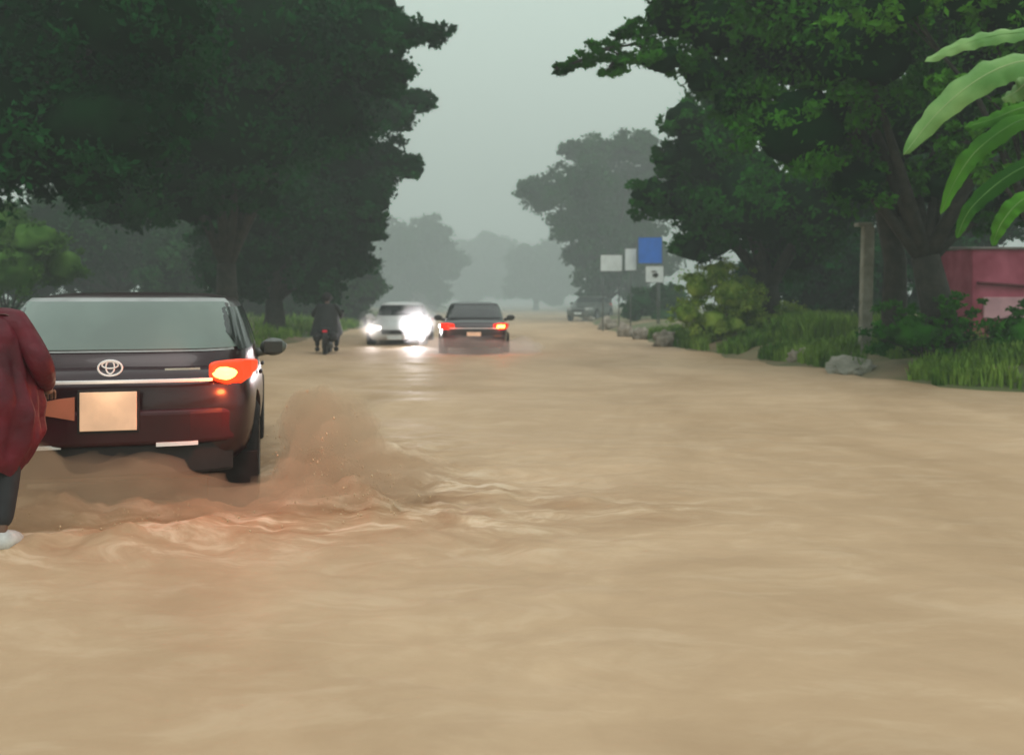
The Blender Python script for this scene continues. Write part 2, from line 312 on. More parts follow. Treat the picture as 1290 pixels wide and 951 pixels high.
tree('grey green bush beneath the blue sign',XY(830,46),[(815,380,26),(845,375,26),(795,392,16),(835,400,20),(860,390,20)],M['leaf_haze'],70,.1,42,.08,cat='bush')
tree('dark low bush at the foot of the large right trunk',XY(1160,17.5),[(1110,425,36,.6),(1150,420,38,.7),(1190,425,38,.6),(1240,420,36,.7),(1285,420,38,.7),(1120,400,26),(1170,390,26),(1215,385,24),(1290,395,24)],M['leaf_mid'],90,.05,43,.05,cat='bush')
b0=at(1125,430,19.5); X0=b0.x; Y0=19.5
t=thing('tree','slanting dark trunk with a small crown, left of the large right trunk','tree',(X0,Y0,h(X0,Y0)),0,'trees along the flooded road')
o_=Vector((X0,Y0,h(X0,Y0)))
bm=bmesh.new()
tube(bm,[Vector((0,0,-.2)),at(1128,330,19.5)-o_,at(1108,230,19.0)-o_,at(1075,140,18.2)-o_,at(1045,60,17.5)-o_],[.28,.22,.19,.15,.06],10)
tube(bm,[at(1118,300,19.5)-o_,at(1160,240,18.8)-o_,at(1185,170,18)-o_],[.15,.10,.06],8)
bmobj('trunk',bm,M['bark'],t,True)
crown(leafmesh([(at(1050,80,18.5)-o_,(.9,.9,.8)),(at(1180,150,19)-o_,(.8,.8,.7))],60,.08,77),M['leaf_mid'],t)
# grass
def grass():
    r_=np.random.default_rng(5); V=[];Fc=[]
    def blades(n,fx,hh):
        for _ in range(n):
            x,y=fx(); z=h(x,y)
            if z<.02: continue
            H=hh*r_.uniform(.4,1.2); a=r_.uniform(0,6.28); l=r_.uniform(.1,.5)*H; wd=.012+.012*(y/20)
            dx,dy=math.cos(a),math.sin(a); i=len(V)
            V.extend([(x-dy*wd,y+dx*wd,z-.03),(x+dy*wd,y-dx*wd,z-.03),(x+dx*l*.4+dy*wd*.7,y+dy*l*.4-dx*wd*.7,z+H*.6),(x+dx*l*.4-dy*wd*.7,y+dy*l*.4+dx*wd*.7,z+H*.6),(x+dx*l,y+dy*l,z+H)])
            Fc.extend([(i,i+1,i+2,i+3),(i+3,i+2,i+4)])
    def right():
        while 1:
            y=r_.uniform(10,34); x=edge(y)+.1+r_.exponential(1.8)
            if noise.noise(Vector((x*.9,y*.6,7)))>-.12: return x,y
    def tall():
        while 1:
            y=r_.uniform(22,31); x=edge(y)+1.2+r_.uniform(0,3.0)
            if noise.noise(Vector((x*.7,y*.7,3)))>-.05: return x,y
    def left():
        return -7.3-r_.exponential(1.5),r_.uniform(8,60)
    blades(26000,right,.28); blades(8000,tall,.6); blades(6000,left,.3)
    o=pyobj('grass',V,Fc,M['grass'],smooth=False); props(o,'rank green grass growing along both flooded verges','grass',kind='stuff')
grass()
# banana plant
def leaf_surface(bmL,bmR,pts,wid,seed):
    P=[Vector(p) for p in pts]; n=34; C=[]
    def cr(t):
        t*=len(P)-1; i=min(int(t),len(P)-2); f=t-i
        p0=P[max(i-1,0)];p1=P[i];p2=P[i+1];p3=P[min(i+2,len(P)-1)]
        return .5*((2*p1)+(p2-p0)*f+(2*p0-5*p1+4*p2-p3)*f*f+(3*p1-p0-3*p2+p3)*f**3)
    C=[cr(i/(n-1)) for i in range(n)]; rows=[]
    for i in range(n):
        s=i/(n-1); tg=(C[min(i+1,n-1)]-C[max(i-1,0)]).normalized(); side=tg.cross(Vector((0,-.85,.53))).normalized(); up=side.cross(tg)
        wd=wid*math.sin(math.pi*min(1,max(0,(s-.04)/.96))**.75)**.6 if 0<s<1 else .004
        row=[]
        for k in range(-4,5):
            q=k/4; jag=1+(.16*noise.noise(Vector((i*.5,(1 if q>0 else -1)*2,seed)))+.18*noise.noise(Vector((i*2.7,(1 if q>0 else -1)*2,seed))))*abs(q)
            row.append(bmL.verts.new(C[i]+side*wd*q*jag-up*.35*wd*q*q*(-1 if up.z<0 else 1)+up*.02*math.sin(i*1.3+seed)*abs(q)))
        rows.append(row)
    for i in range(n-1):
        for k in range(8): bmL.faces.new((rows[i][k],rows[i][k+1],rows[i+1][k+1],rows[i+1][k]))
    tube(bmR,[c+Vector((0,0,-.006)) for c in C],[.014*(1-.8*i/(n-1)) for i in range(n)],6)
bx0,by0=9.0,12.3
o_=Vector((bx0,by0,h(bx0,by0)-.1))
t=thing('banana_plant','banana plant with broad pale arching leaves at the upper right edge','plant',o_)
bm=bmesh.new(); tube(bm,[(0,0,-.2),(0,0,1.2),(-.1,0,2.6)],[.16,.13,.08],10)
tp=Vector((-.1,0,2.6))
LV=[([(1345,86),(1295,76),(1240,95),(1185,138),(1138,195)],12,.22),([(1340,108),(1300,102),(1280,115),(1262,125)],12.3,.18),([(1340,40),(1270,42),(1215,55),(1165,78)],12.6,.13),
    ([(1350,150),(1290,150),(1235,185),(1205,225),(1185,270)],12.8,.14),([(1350,190),(1280,215),(1225,260),(1205,300)],13.2,.13),([(1340,230),(1290,250),(1262,280),(1250,310)],12.2,.12),([(1340,130),(1290,135),(1250,150),(1215,160)],13,.13)]
for i,(pp,Y,wd) in enumerate(LV):
    bl=bmesh.new(); br=bmesh.new()
    pts=[at(a,b,Y-.0+.15*j)-o_ for j,(a,b) in enumerate(pp)]
    tube(bm,[tp-Vector((0,0,.3)),tp.lerp(pts[0],.5)+Vector((0,0,.1)),pts[0]],[.06,.04,.025],7)
    leaf_surface(bl,br,pts,wd,i*2.2)
    l=bmobj('leaf',bl,M['banana'] if i<3 else M['leaf_bright'],t,True); bmobj('midrib',br,M['banana_rib'] if i<2 else M['banana'],l,True)
bmobj('stem',bm,M['stem'],t,True)
# ---------------------------------------------------------------- cars
def strip(bm,path,z0,z1,depth,tilt=0):
    P=[Vector((p[0],p[1],0)) for p in path]; n=len(P); rows=[]
    for i in range(n):
        t=(P[min(i+1,n-1)]-P[max(i-1,0)]).normalized(); nn=Vector((-t.y,t.x,0))
        o=P[i]; q=P[i]+nn*depth
        za=z0[i] if hasattr(z0,'__len__') else z0; zb=z1[i] if hasattr(z1,'__len__') else z1
        rows.append([bm.verts.new((o.x,o.y,za)),bm.verts.new((o.x,o.y+tilt,zb)),bm.verts.new((q.x,q.y+tilt,zb)),bm.verts.new((q.x,q.y,za))])
    for i in range(n-1):
        for k in range(4): bm.faces.new((rows[i][k],rows[i][(k+1)%4],rows[i+1][(k+1)%4],rows[i+1][k]))
    bm.faces.new(rows[0]); bm.faces.new(rows[-1])
def bev(o,wd=.008,seg=2):
    m=o.modifiers.new('b','BEVEL'); m.width=wd; m.segments=seg; m.limit_method='ANGLE'; bake(o); return o
def make_wheel(parent,x,y,side,Rr=.36):
    bm=bmesh.new(); k=Rr/.345
    lathe_x(bm,[(-.11,.21*k),(-.115,.29*k),(-.09,.335*k),(-.05,.345*k),(.05,.345*k),(.09,.335*k),(.115,.29*k),(.11,.21*k)],36,closed=True)
    o=bmobj('wheel',bm,M['rubber'],parent,True); o.location=(x,y,Rr)
    bm=bmesh.new(); s=side
    lathe_x(bm,[(s*.10,.215*k),(s*.112,.21*k),(s*.09,.19*k),(s*.02,.19*k),(-s*.09,.2*k)],32)
    lathe_x(bm,[(s*.03,.001),(s*.075,.03),(s*.07,.06),(s*.02,.07)],20)
    for i in range(5):
        a=i*2*math.pi/5; abox(bm,Vector((s*.06,math.cos(a)*.12*k,math.sin(a)*.12*k)),(.025,.16*k,.05),.008,Matrix.Rotation(a,3,'X'))
    bmobj('rim',bm,M['alloy'],o,False)
CROSS=dict(st=[(0,.72,.46,.88),(.06,.84,.40,.99),(.22,.91,.32,1.05),(.8,.945,.27,1.09),(2.2,.95,.25,1.05),(3.3,.94,.25,1.02),(4.0,.89,.27,.94),(4.5,.80,.32,.84),(4.66,.60,.40,.72)],
  z=[.98,1.10,1.20,1.35,1.47,1.525,1.545],yr=[.16,.22,.31,.46,.60,.70,.95],yf=[3.7,3.45,3.2,2.9,2.65,2.5,2.2],w=[.88,.87,.84,.79,.745,.69,.5],
  wy=(.68,3.60),Rr=.38,len=4.66,lampz=(.94,1.08),rw=(1.15,1.475),sw=(1.13,1.44),hz=(.70,.84),nose=4.55)
SEDAN=dict(st=[(0,.70,.40,.80),(.08,.82,.33,.93),(.4,.88,.24,.98),(1.0,.90,.22,.98),(2.4,.90,.22,.94),(3.3,.89,.22,.92),(4.1,.86,.25,.82),(4.5,.76,.30,.72),(4.62,.58,.38,.62)],
  z=[.90,1.0,1.1,1.25,1.38,1.43,1.45],yr=[.75,.85,1.0,1.25,1.5,1.62,1.85],yf=[3.5,3.3,3.1,2.85,2.6,2.5,2.2],w=[.80,.79,.76,.71,.66,.61,.45],
  wy=(.95,3.72),Rr=.33,len=4.62,lampz=(.76,.91),rw=(1.03,1.36),sw=(1.02,1.34),hz=(.58,.72),nose=4.48)
def make_car(label,loc,yaw,sp,paint,glass,tail,head,near=False,head2=None):
    t=thing('car',label,'car',loc,yaw,'cars on the flooded road')
    bm=bmesh.new(); rings=[]
    for (y,w_,zb,zs) in sp['st']:
        H=zs-zb; half=[(0,zb),(.7*w_,zb),(.95*w_,zb+.10*H),(w_,zb+.42*H),(.985*w_,zb+.72*H),(.94*w_,zs-.05),(.80*w_,zs),(.4*w_,zs+.012),(0,zs+.015)]
        full=half+[(-x,z) for x,z in half[-2:0:-1]]
        rings.append([bm.verts.new((x,y,z)) for x,z in full])
    n=len(rings[0])
    for i in range(len(rings)-1):
        for k in range(n): bm.faces.new((rings[i][k],rings[i][(k+1)%n],rings[i+1][(k+1)%n],rings[i+1][k]))
    bm.faces.new(rings[0]); bm.faces.new(rings[-1])
    body=bmobj('body',bm,paint,t,True)
    sm=body.modifiers.new('s','SUBSURF'); sm.levels=2; sm.render_levels=2; bake(body)
    cb=bmesh.new()
    for y in sp['wy']:
        for s in (-1,1):
            q=bmesh.ops.create_cone(cb,segments=40,radius1=sp['Rr']+.055,radius2=sp['Rr']+.055,depth=.42,cap_ends=True)
            for v in q['verts']: v.co=Vector((v.co.z+s*.86,v.co.x+y,v.co.y+sp['Rr']+.01))
    cut=bmobj('cut',cb,None,t); bo=body.modifiers.new('b','BOOLEAN'); bo.operation='DIFFERENCE'; bo.object=cut; bo.solver='EXACT'; bake(body)
    bpy.data.objects.remove(cut)
    Z=sp['z']; N=5.0
    def prm(z): return [float(np.interp(z,Z,sp[k])) for k in ('yr','yf','w')]
    bm=bmesh.new(); lv=list(np.linspace(Z[0],Z[-1],16)); rg=[]
    for z in lv:
        yr,yf,w_=prm(z); yc=(yr+yf)/2; hy=(yf-yr)/2; r=[]
        for k in range(72):
            a=2*math.pi*k/72; c,s=math.cos(a),math.sin(a)
            r.append(bm.verts.new((w_*math.copysign(abs(c)**(2/N),c),yc+hy*math.copysign(abs(s)**(2/N),s),z)))
        rg.append(r)
    for i in range(len(rg)-1):
        for k in range(72): bm.faces.new((rg[i][k],rg[i][(k+1)%72],rg[i+1][(k+1)%72],rg[i+1][k]))
    cv=bm.verts.new((0,(yr+yf)/2,Z[-1]+.012))
    for k in range(72): bm.faces.new((rg[-1][k],rg[-1][(k+1)%72],cv))
    bmobj('roof',bm,paint,t,True)
    def patch(name,kind,u0,u1,z0,z1,m,off,par=t):
        bm=bmesh.new(); G=[]
        for j in range(13):
            z=z0+(z1-z0)*j/12; yr,yf,w_=prm(z); yc=(yr+yf)/2; hy=(yf-yr)/2; row=[]
            for i in range(25):
                u=u0+(u1-u0)*i/24
                if kind=='rear': p=(u*w_,yc-hy*(1-abs(u)**N)**(1/N)-off,z+off*.5)
                elif kind=='front': p=(u*w_,yc+hy*(1-abs(u)**N)**(1/N)+off,z+off*.5)
                else:
                    sgn=1 if kind=='right' else -1; y=sp['yr'][0]+u; v=(y-yc)/hy; v=max(-.93,min(.93,v)); y=yc+v*hy
                    p=(sgn*(w_*(1-abs(v)**N)**(1/N)+off),y,z+off*.3)
                row.append(bm.verts.new(p))
            G.append(row)
        for j in range(12):
            for i in range(24):
                bm.faces.new((G[j][i],G[j][i+1],G[j+1][i+1],G[j+1][i]))
        return bmobj(name,bm,m,par,True)
    rw=sp['rw']; sw=sp['sw']
    patch('window_frame','rear',-.95,.95,rw[0]-.015,rw[1]+.03,M['seal'] if near else M['trim'],.006)
    patch('rear_window','rear',-.91,.91,rw[0],rw[1],glass,.014)
    patch('windscreen','front',-.88,.88,rw[0],rw[1]-.01,M['glass_dark'],.012)
    L0=sp['yf'][0]-sp['yr'][0]
    for kind in ('left','right'):
        for a,b in ((.35,.50*L0-.10),(.50*L0-.02,.80*L0)):
            patch('side_window',kind,a,b,sw[0],sw[1],M['glass_dark'],.010)
    lz0,lz1=sp['lampz']
    def rp(x): return -.035+.16*(abs(x)/.84)**4
    for s in (-1,1):
        ps=((.62,.004),(.67,.014),(.74,.05),(.83,.13),(.885,.25),(.93,.40)) if near else ((.50,-.012),(.62,-.002),(.74,.05),(.83,.13),(.885,.25),(.91,.42))
        path=[(s*x,y) for x,y in ps]
        if s<0: path=path[::-1]
        a=[lz0+.03,lz0+.005,lz0-.02,lz0-.02,lz0+.01,lz0+.06]; b=[lz1-.015,lz1,lz1+.005,lz1+.008,lz1,lz1-.01]
        if s<0: a=a[::-1]; b=b[::-1]
        bm=bmesh.new(); strip(bm,path,a,b,.06); o=bev(bmobj('tail_light',bm,tail,t),.018,3)
        if near:
            bm=bmesh.new(); blob(bm,(s*.71,.03,lz0+.06),(.085,.035,.042),3,.15,1.2,2)
            bmobj('brake_lamp',bm,M['brake_near'] if s>0 else M['tail_dim'],o,True)
        else:
            bm=bmesh.new(); path2=[(s*x,y-.012) for x,y in ((.60,-.022),(.66,-.015),(.74,.025),(.80,.07))]
            if s<0: path2=path2[::-1]
            strip(bm,path2,lz0+.03,lz1-.045,.03); bev(bmobj('brake_lamp',bm,M['brake'] if s>0 else M['tail'],o),.012)
    xsr=[-.80,-.7,-.5,-.25,0,.25,.5,.7,.80]
    bm=bmesh.new(); strip(bm,[(x,rp(x)-.035) for x in xsr],lz0-.40,lz0-.17,.12); bev(bmobj('bumper',bm,M['paint_red_glow'] if near else paint,t),.03,3)
    bm=bmesh.new(); strip(bm,[(x*.97,rp(x)-.01) for x in xsr],lz0-(.60 if near else .47),lz0-.39,.12); bev(bmobj('bumper_valance',bm,M['trim'],t),.02)
    bm=bmesh.new(); strip(bm,[(x*.80,rp(x*.8)-.014) for x in xsr],lz0+.010,lz0+.032,.03); bev(bmobj('chrome_strip',bm,M['bright_trim'],t),.004)
    pw,ph=(.345,.25) if near else (.36,.13); pz=lz0-.165 if near else lz0-.14; py_=-.082 if near else -.05
    bm=bmesh.new(); abox(bm,(0,py_,pz),(pw,.015,ph),.004); bmobj('number_plate',bm,M['plate'],t)
    bm=bmesh.new(); abox(bm,(0,py_+.009,pz),(pw+.03,.014,ph+.03),.004); bmobj('plate_frame',bm,M['trim'],t)
    if near:
        bm=bmesh.new(); yy=-.016; zc=1.05
        def ell(cx,cz,a,b,r): loop_tube(bm,[(cx+a*math.cos(k*.2618),yy,cz+b*math.sin(k*.2618)) for k in range(24)],r)
        ell(0,zc,.074,.050,.0065); ell(0,zc+.006,.026,.043,.005); ell(0,zc+.020,.050,.022,.005)
        bmobj('emblem',bm,M['bright_trim'],t,True)
        bm=bmesh.new(); strip(bm,[(.34,rp(.34)-.004),(.45,rp(.45)-.004),(.56,rp(.56)-.004)],1.03,1.043,.01)
        bmobj('model_badge',bm,M['chrome'],t)
        for s in (-1,1):
            bm=bmesh.new(); strip(bm,[(s*.42-.13,rp(.30)-.045),(s*.42,rp(.42)-.045),(s*.42+.13,rp(.55)-.045)] ,.535,.56,.02)
            bmobj('bumper_reflector',bm,M['sign_white'],t)
        bm=bmesh.new(); strip(bm,[(-.40,-.076),(-.30,-.078),(-.205,-.08)],[.76,.74,.72],[.84,.86,.87],.02); bmobj('painted_reflection',bm,M['lamp_reflection'],t)  # glowing patch added as the painted lamp reflection beside the plate
        for s in (-1,1):
            bm=bmesh.new(); abox(bm,(s*.76,.24,.24),(.34,.02,.40),.008,None); bmobj('mud_flap',bm,M['rubber'],t)
        bm=bmesh.new(); abox(bm,(0,2.2,.30),(1.5,3.6,.14),.05); tube(bm,[(-.75,.68,.38),(.75,.68,.38)],.06,10); bmobj('underbody',bm,M['trim'],t)
    for s in (-1,1):
        bm=bmesh.new(); my=sp['yf'][1]-.70; mz=sp['z'][1]-(.06 if near else 0)
        blob(bm,(s*1.03,my,mz),(.125,.07,.085),3,.05); tube(bm,[(s*.84,my+.03,mz-.06),(s*.97,my+.02,mz-.04)],[.045,.04],8)
        o=bmobj('wing_mirror',bm,paint if not near else M['paint_grey'],t,True)
        bm=bmesh.new(); abox(bm,(s*1.03,my-.068,mz),(.17,.01,.11),.004); bmobj('mirror_glass',bm,M['glass_dark'],o)
        for y in (1.25,2.25):
            bm=bmesh.new(); abox(bm,(s*.935,y,sp['z'][0]-.06),(.03,.17,.03),.012); bmobj('door_handle',bm,paint,t,True)
        hz0,hz1=sp['hz']; n0=sp['nose']
        path=[(s*.46,n0+.10),(s*.62,n0+.03),(s*.74,n0-.10),(s*.82,n0-.28)]
        if s>0: path=path[::-1]
        bm=bmesh.new(); strip(bm,path,hz0,hz1,.06); bev(bmobj('headlight',bm,head if (s<0 or head2 is None) else head2,t),.012)
    bm=bmesh.new(); abox(bm,(0,sp['len']-.02,hz0-.03),(.8,.05,.13),.01); bmobj('grille',bm,M['trim'],t)
    bm=bmesh.new(); abox(bm,(0,sp['len']+.01,hz0-.2),(.45,.012,.11),.004); bmobj('number_plate',bm,M['sign_white'],t)
    for y in sp['wy']:
        for s in (-1,1): make_wheel(t,s*.82,y,s,sp['Rr'])
    return t
near=make_car('dark maroon car close by at the left, rear lamp glowing orange over a pale plate',(CX,CY,-.06),CYAW,CROSS,M['paint'],M['glass'],M['tail_near'],M['head_off'],True)
c=at(597,375,24.5); far=make_car('black saloon car ahead in mid road with both rear lamps lit red',(c.x,24.5,-.12),R(2),SEDAN,M['paint_black'],M['glass_dark'],M['tail'],M['head_off'])
c=at(494,375,29.0); onc=make_car('white oncoming car with dazzling headlights left of the black saloon',(c.x,29.0+4.6,-.15),R(181),SEDAN,M['paint_white'],M['glass_dark'],M['tail_dim'],M['head'],False,M['head_soft'])
c=at(752,375,62); park=make_car('small dark grey car parked far off on the right verge',(c.x+.2,62,.0),R(158),CROSS,M['paint_grey'],M['glass_dark'],M['tail_dim'],M['head_off'])
def lamp(kind,loc,energy,col,parent=None,rad=.05,rot=None,spot=None):
    l=bpy.data.lights.new('lamp',kind); l.energy=energy; l.color=col
    l.shadow_soft_size=rad
    o=bpy.data.objects.new('lamp',l); COL.objects.link(o); o.location=loc; o.parent=parent
    if rot: o.rotation_euler=rot
    if spot: l.spot_size=spot; l.spot_blend=.6
    return o
lamp('POINT',(.76,-.16,.94),15,(1,.13,.03),near,.05)
lamp('POINT',(0,-.25,.9),.8,(1,.75,.5),near,.03)
for s in (-1,1): lamp('POINT',(s*.72,-.15,.84),9,(1,.06,.03),far,.05)
lamp('SPOT',(-.68,4.72,.66),600,(1,.93,.95),onc,.1,(R(92),0,0),R(70))
lamp('SPOT',(.68,4.72,.66),70,(1,.88,.85),onc,.1,(R(92),0,0),R(70))
# spray and splashes thrown up by the vehicles, plus added headlight glare
def splash(name,label,pts,n,seed,big=.022):
    r_=np.random.default_rng(seed); bm=bmesh.new()
    for _ in range(n):
        c,sg=pts[r_.integers(len(pts))]; p=np.array(c)+r_.normal(size=3)*np.array(sg)
        if p[2]<.02: p[2]=.02+abs(p[2])*.3
        s=big*r_.uniform(.25,1)**1.8; q=bmesh.ops.create_icosphere(bm,subdivisions=1,radius=s)
        st=Vector((r_.uniform(.7,1.3),r_.uniform(.7,1.3),r_.uniform(.8,2.4)))
        for v in q['verts']: v.co=Vector((v.co.x*st.x+p[0],v.co.y*st.y+p[1],v.co.z*st.z+p[2]))
    o=bmobj(name,bm,M['drop'],None,True); props(o,label,'spray',kind='stuff'); return o
def C3(x,y,z): p=car_pt(x,y); return (p.x,p.y,z)
splash('water_spray','muddy droplets thrown up beside the near car wheel',[(C3(1.25,.8,.25),(.10,.3,.14)),(C3(1.45,.3,.28),(.12,.25,.13)),(C3(1.7,-.2,.12),(.2,.25,.08)),(C3(.1,-.3,.06),(.5,.2,.04))],1600,3,.006)
def mist(label,blobs,m,vx=.06):
    bm=bmesh.new()
    for i,(c,r) in enumerate(blobs): blob(bm,c,r,4,.5,1.5,i*4.7+len(blobs))
    o=bmobj('water_mist',bm,m,None,True)
    md=o.modifiers.new('r','REMESH'); md.mode='VOXEL'; md.voxel_size=vx; md.use_smooth_shade=True; bake(o)
    if len(o.data.materials)==0: o.data.materials.append(m)
    props(o,label,'spray',kind='stuff'); return o
m1=vol('mist_brown',(.86,.63,.40),1.9,.2,.24,(1,.72,.45))  # spray emits a little light in place of multiple scattering
mist('brown spray hanging behind the wheel and under the bumper of the near car',[(C3(-.55,-.16,.18),(.80,.28,.30)),(C3(.15,-.18,.16),(.60,.26,.25)),(C3(.7,-.22,.08),(.50,.26,.15)),(C3(1.30,-.05,.10),(.50,.45,.20)),(C3(1.38,1.2,.30),(.24,.8,.38)),(C3(1.50,.55,.30),(.32,.60,.36)),(C3(1.75,.05,.18),(.42,.5,.24)),(C3(1.35,2.4,.3),(.2,.7,.28))],m1,.04)
m2=vol('glare_mist',(.97,.96,.95),.28,.5)  # mist added only to spread the headlights into a glare
p=at(500,400,28.2)
mist('white mist added to make the glare of the oncoming headlights',[((p.x+.62,28.1,.80),(.66,.6,.66)),((p.x-.7,28.4,.65),(.5,.5,.5))],m2)
m3=vol('mist_road',(.95,.90,.82),.35,.3,.08,(1,.85,.7))  # low spray is brightened by its own faint emission
p=at(597,420,24)
mist('low spray trailing the black saloon',[((p.x,24.0,.15),(1.2,.6,.3)),((p.x+1.1,25,.1),(.7,1.2,.3)),((p.x-1.0,24.6,.1),(.7,1,.3))],m3)
# ---------------------------------------------------------------- people
def skin(name,V,E,m,parent,sub=2,root=0):
    me=bpy.data.meshes.new(name); me.from_pydata([v[0] for v in V],E,[]); me.update()
    o=link(name,me,None,parent,False); 
    md=o.modifiers.new('s','SKIN'); md.use_smooth_shade=True
    for i,v in enumerate(V):
        d=me.skin_vertices[0].data[i]; r=v[1]; d.radius=r if hasattr(r,'__len__') else (r,r); d.use_root=(i==root)
    ss=o.modifiers.new('u','SUBSURF'); ss.levels=sub; ss.render_levels=sub
    bake(o); o.data.materials.clear(); o.data.materials.append(m)
    o.data.polygons.foreach_set('use_smooth',[True]*len(o.data.polygons)); return o
def chain(V,E,start,pts):
    i=start
    for p,r in pts:
        V.append((p,r)); E.append((i,len(V)-1)); i=len(V)-1
    return i
def fingers(V,E,palm,w0,dir_,side,down):
    d=Vector(dir_).normalized(); s=Vector(side).normalized(); u=Vector(down).normalized(); p=Vector(w0)
    for j,(off,ln) in enumerate(((-.032,.062),(-.011,.075),(.011,.07),(.031,.055))):
        a=p+d*.06+s*off
        chain(V,E,palm,[(tuple(a),.0095),(tuple(a+d*ln*.5+u*.008),.0088),(tuple(a+d*ln*.8+u*.03),.008),(tuple(a+d*ln*.85+u*.05),.007)])
    a=p+s*-.035+d*.015
    chain(V,E,palm,[(tuple(a),.011),(tuple(a+d*.03-s*.018+u*.012),.0095),(tuple(a+d*.055-s*.016+u*.03),.008)])
def figure(t,J,m_top,m_leg,hair=True,helmet=False,shoe=None):
    V=[(J['pelvis'],(.13,.10))]; E=[]
    a=chain(V,E,0,[(J['waist'],(.12,.09)),(J['chest'],(.155,.105)),(J['neck0'],(.075,.065)),(J['neck'],.05)])
    hd=Vector(J['head']); fw=Vector(J['face']).normalized()
    chain(V,E,a,[(tuple(hd-Vector((0,0,.06))+fw*.01),(.068,.075)),(tuple(hd+Vector((0,0,.02))),(.078,.092)),(tuple(hd+Vector((0,0,.085))),(.05,.06))])
    for s in 'LR':
        i=chain(V,E,2,[(J['sh'+s],.062),(J['el'+s],.042),(J['wr'+s],.026),(J['ha'+s],(.034,.018))])
        d=Vector(J['ha'+s])-Vector(J['wr'+s]); sd=d.cross(Vector((0,0,1))).normalized()*(1 if s=='R' else -1)
        fingers(V,E,i,J['ha'+s],d,sd,(0,0,-1))
        chain(V,E,0,[(J['hip'+s],.095),(J['kn'+s],.060),(J['an'+s],.032),(J['to'+s],(.028,.022))])
    skin('body',V,E,M['skin'],t)
    bm=bmesh.new(); r_=fw.cross(Vector((0,0,1))).normalized()
    blob(bm,hd+fw*.098+Vector((0,0,-.01)),(.014,.014,.022),2,.05)
    for s in (-1,1): blob(bm,hd+r_*s*.078+Vector((0,0,-.005)),(.012,.018,.032),2,.1)
    tube(bm,[hd+fw*.084+Vector((0,0,-.05))-r_*.022,hd+fw*.09+Vector((0,0,-.052)),hd+fw*.084+Vector((0,0,-.05))+r_*.022],.006,6)
    bmobj('face_features',bm,M['skin'],t,True)
    bm=bmesh.new()
    for s in (-1,1): blob(bm,hd+fw*.082+r_*s*.03+Vector((0,0,.012)),(.012,.008,.008),2,.02)
    bmobj('eyes',bm,M['hair'],t,True)
    bm=bmesh.new()
    if helmet: blob(bm,hd+Vector((0,0,.035))-fw*.015,(.125,.14,.12),3,.03); bmobj('helmet',bm,M['trim'],t,True)
    else: blob(bm,hd+Vector((0,0,.045))-fw*.02,(.09,.105,.085),3,.12,3); bmobj('hair',bm,M['hair'],t,True)
    V=[(J['pelvis'],(.15,.12))]; E=[]
    chain(V,E,0,[(J['waist'],(.135,.105))])
    for s in 'LR':
        k=Vector(J['kn'+s]); an=Vector(J['an'+s]); chain(V,E,0,[(J['hip'+s],.11),(tuple(k),.085),(tuple(an.lerp(k,.35)),.066),(tuple(an.lerp(k,.06)),.056)])
        bm=bmesh.new(); to=Vector(J['to'+s]); 
        tube(bm,[an+(an-to)*.25+Vector((0,0,-.04)),an+Vector((0,0,-.04)),an.lerp(to,.6)+Vector((0,0,-.02)),to+Vector((0,0,-.01)),to+(to-an)*.28+Vector((0,0,-.01))],[.040,.066,.060,.050,.02],10)
        bmobj('shoe',bm,shoe or M['trim'],t,True)
    skin('trousers',V,E,m_leg,t)
    V=[(J['pelvis'],(.155,.125))]; E=[]
    chain(V,E,0,[(J['waist'],(.165,.13)),(J['chest'],(.19,.135)),(J['neck0'],(.09,.08))])
    for s in 'LR': chain(V,E,2,[(J['sh'+s],.085),(J['el'+s],.072),(tuple(Vector(J['wr'+s]).lerp(Vector(J['el'+s]),.1)),.055)])
    skin('jacket',V,E,m_top,t)
pX,pY=-3.04,5.40
t=thing('person','person in a dark red raincoat and black trousers wading, cut off by the left edge','person',(pX,pY,0),R(8))
J=dict(pelvis=(0,0,.90),waist=(0,.03,1.04),chest=(0,.06,1.22),neck0=(0,.08,1.38),neck=(-.02,.10,1.46),head=(-.05,.13,1.58),face=(0,1,-.1),
 shL=(-.19,.06,1.32),shR=(.20,.06,1.31),elL=(-.33,.06,1.07),elR=(.36,.0,1.05),wrL=(-.25,.30,.95),wrR=(.31,.22,.90),haL=(-.22,.38,.95),haR=(.29,.30,.89),
 hipL=(-.10,0,.85),hipR=(.11,0,.85),knL=(-.12,.12,.50),knR=(.18,-.04,.50),anL=(-.12,.1,.12),anR=(.20,-.18,.15),toL=(-.13,.24,.08),toR=(.235,-.06,.09))
figure(t,J,M['coat'],M['cloth_black'],shoe=M['shoe'])
bm=bmesh.new(); rings=[]; nz=34
for i in range(nz):
    s=i/(nz-1); z=1.37-s*.90
    rx=np.interp(s,[0,.06,.15,.35,.6,.8,1],[.10,.18,.22,.26,.32,.31,.23]); ry=np.interp(s,[0,.06,.15,.35,.6,1],[.09,.14,.18,.21,.25,.25])
    ring=[]
    for k in range(90):
        a=2*math.pi*k/90; fold=.035*math.sin(a*13+3*s+2*math.sin(a*2))+.03*math.sin(a*6+z*14)
        f=1+fold*min(1,s*2)+.12*noise.noise(Vector((math.cos(a)*2.4,math.sin(a)*2.4,z*4)))+.05*noise.noise(Vector((math.cos(a)*8,math.sin(a)*8,z*9)))
        ring.append(bm.verts.new((rx*f*math.cos(a)+.02,ry*f*math.sin(a)+.05*(1-s),z+.03*math.sin(a*5)*s)))
    rings.append(ring)
for i in range(nz-1):
    for k in range(90): bm.faces.new((rings[i][k],rings[i][(k+1)%90],rings[i+1][(k+1)%90],rings[i+1][k]))
bmobj('raincoat',bm,M['coat'],t,True)
